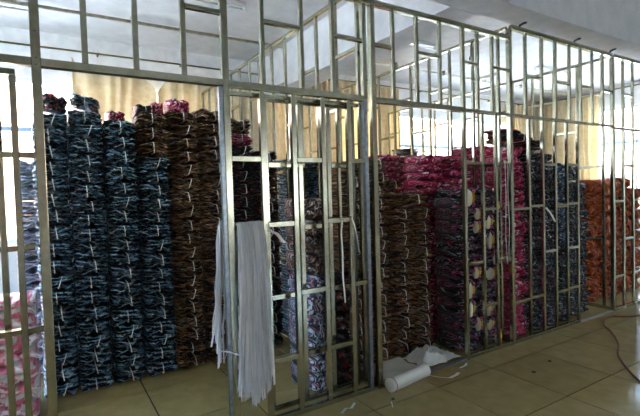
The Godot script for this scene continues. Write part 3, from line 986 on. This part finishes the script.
# the hank of white plastic strings slung over the rail
func hank() -> void:
	var t := thing("string_hank", "thick hank of white plastic strings hung over the cage rail", "string", P(1.12, 1.36, CAGE))
	var r := RandomNumberGenerator.new()
	r.seed = 99
	var tones := [M.strand, M.strand2, M.strand, M.strand3]
	for i in 290:
		var x := r.randf_range(-0.088, 0.088)
		var front := i % 5 != 0
		var d := r.randf_range(0.034, 0.050) * (-1.0 if front else 1.0)
		if i >= 268:       # a few strands slipped behind the post
			x = r.randf_range(-0.172, -0.14)
			d = r.randf_range(0.05, 0.07)
		var length: float = r.randf_range(0.98, 1.20) * (1.0 - 0.10 * abs(x) / 0.12)
		if i >= 268:
			length = r.randf_range(0.55, 0.92)
		var spread := x * r.randf_range(0.15, 0.45) + r.randf_range(-0.012, 0.012)
		var pts := []
		var start := 0.012 + r.randf_range(0.0, 0.010)
		pts.append(Vector3(x, start, d * -0.35))
		pts.append(Vector3(x, start - 0.004, -d * 0.75))
		var waves := r.randf_range(0.0, TAU)
		for k in range(1, 9):
			var f := k / 8.0
			var bulge: float = 0.030 * sin(PI * min(f * 1.1, 1.0)) * (0.0 if i >= 268 else 1.0 if front else -0.5)
			pts.append(Vector3(x + spread * f + 0.010 * sin(waves + f * 6.0) * f + 0.004 * sin(waves * 3.0 + f * 17.0), -length * f + (0.12 if i >= 268 else 0.0) * (1 - f), -d + bulge + 0.006 * sin(waves * 2.0 + f * 9.0)))
		if i >= 268:
			pts.remove_at(0)
			pts.remove_at(0)
		var turn := r.randf_range(-1.2, 1.2)
		obj("strand", tape(pts, Vector3(cos(turn), 0, sin(turn)), r.randf_range(0.006, 0.016), 0.0007), tones[i % 4], t)
	obj("loose_strand", tape([Vector3(-0.06, -0.86, 0.05), Vector3(-0.12, -0.82, 0.06), Vector3(-0.18, -0.79, 0.05), Vector3(-0.23, -0.775, 0.05)], Vector3(0.2, 1, 0.3), 0.010), M.strand, t)

func plastic() -> void:
	# roll of white plastic sheet
	var a := P(2.19, 0.055, 2.60)
	var b := P(2.64, 0.055, 2.66)
	var t := thing("plastic_roll", "roll of white plastic sheet with a red edge line in the cage doorway", "plastic roll", P(2.19, 0.0, 2.60))
	var dir := (b - a)
	var L := dir.length()
	var roll := lathe([Vector2(0.0, 0.0), Vector2(0.047, 0.0), Vector2(0.053, 0.006), Vector2(0.055, L * 0.3), Vector2(0.053, L * 0.7), Vector2(0.055, L - 0.006), Vector2(0.05, L), Vector2(0.0, L)], 22)
	var o := obj("roll", roll, M.white_film, t)
	o.transform = Transform3D(Basis(Quaternion(Vector3.UP, dir.normalized())), Vector3(0, 0.055, 0))
	var ring := lathe([Vector2(0.0535, 0.030), Vector2(0.0562, 0.031), Vector2(0.0562, 0.035), Vector2(0.0535, 0.036)], 22)
	var q := obj("red_edge_line", ring, M.red, t)
	q.transform = o.transform
	# flat sheet running back from the roll, then crumpled sheet
	sheet("plastic_sheet", "flat white plastic sheet unrolled between the roll and the brown stack", 2.24, 2.69, 2.76, 3.06, 0.030, 0.03, 7, 18, 14, true)
	sheet("plastic_sheet", "crumpled white plastic sheet with a brown stain beside the black and pink packs", 2.74, 3.20, 2.775, 3.05, 0.11, 0.10, 8, 34, 26, false)
	var s := obj(numbered("stain_patch"), lathe([Vector2(0, 0.0), Vector2(0.018, 0.0), Vector2(0.012, 0.006), Vector2(0, 0.007)], 8), M.stain, self, P(3.03, 0.098, 2.86))
	s.set_meta("label", "small dark brown scrap lying on the crumpled plastic")
	s.set_meta("category", "scrap")

func sheet(called: String, label: String, x0: float, x1: float, d0: float, d1: float, hmax: float, crump: float, s: int, nx: int, nz: int, flat: bool) -> void:
	var st := SurfaceTool.new()
	st.begin(Mesh.PRIMITIVE_TRIANGLES)
	st.set_smooth_group(0 if flat else -1)
	var n := noise(s, 1.0, 3)
	n.fractal_type = FastNoiseLite.FRACTAL_RIDGED if not flat else FastNoiseLite.FRACTAL_FBM
	var e := noise(s + 5, 1.0, 2)
	var g := []
	for i in nx + 1:
		var colm := []
		for j in nz + 1:
			var u := float(i) / nx
			var v := float(j) / nz
			var rim: float = min(min(u, 1 - u), min(v, 1 - v)) * 5.0
			rim = clamp(rim, 0.0, 1.0)
			var x := lerpf(x0, x1, u) + 0.03 * e.get_noise_2d(v * 3.0, 2.0) * (0.4 if flat else 1.0)
			var d := lerpf(d0, d1, v) + 0.03 * e.get_noise_2d(u * 3.0, 12.0) * (0.4 if flat else 1.0)
			var y: float
			if flat:
				y = 0.008 + 0.012 * (0.5 + 0.5 * n.get_noise_2d(x * 4.0, d * 14.0)) + hmax * 0.7 * (0.5 + 0.5 * sin(v * 9.0))
			else:
				y = 0.008 + rim * (hmax * (0.35 + 0.65 * exp(-pow((u - 0.35) * 3.2, 2.0))) * (0.55 + 0.6 * n.get_noise_2d(x * 3.5, d * 4.5)) + 0.02 * n.get_noise_2d(x * 12.0, d * 12.0))
			colm.append(P(x, max(y, 0.006), d))
		g.append(colm)
	for i in nx:
		for j in nz:
			quad(st, g[i][j], g[i][j + 1], g[i + 1][j + 1], g[i + 1][j], Vector2(i, j) * 0.1, Vector2(i, j + 1) * 0.1, Vector2(i + 1, j + 1) * 0.1, Vector2(i + 1, j) * 0.1)
	st.generate_normals()
	st.generate_tangents()
	var o := obj(numbered(called), st.commit(), M.white_film, self)
	o.set_meta("label", label)
	o.set_meta("category", "plastic sheet")

# ------------------------------------------------------------------ outside
func build_outside() -> void:
	var gr := struct("ground_outside")
	slab("paving", -60, 80, -0.75, -0.30, -60, 80, M.paving, gr, 0.001)
	facade("pale orange building seen through the back windows", Vector3(-16, -0.3, -22.0), 0.0, 16)
	facade("pale orange building seen through the far side window", Vector3(34.0, -0.3, -20), -PI / 2, 10)

func facade(label: String, at: Vector3, turn: float, n: int) -> void:
	var f := thing("apartment_building", label, "building", at)
	f.rotation.y = turn
	box("wall", Vector3(0, 0, -6), Vector3(n * 3.0, 6.6, 0), M.facade, f, 0.02)
	box("cornice", Vector3(-0.2, 6.6, -6.2), Vector3(n * 3.0 + 0.2, 6.9, 0.2), M.pale, f, 0.02)
	for i in n:
		for r in 2:
			var x := 0.7 + i * 3.0
			var y := 1.0 + r * 3.1
			var w := box("window_frame", Vector3(x, y, -0.02), Vector3(x + 1.6, y + 1.7, 0.06), M.pale, f, 0.01)
			for k in 2:
				box("pane", Vector3(-0.72 + k * 0.75, -0.77, 0.03), Vector3(-0.72 + k * 0.75 + 0.69, 0.77, 0.05), M.dark_glass, w, 0.002)
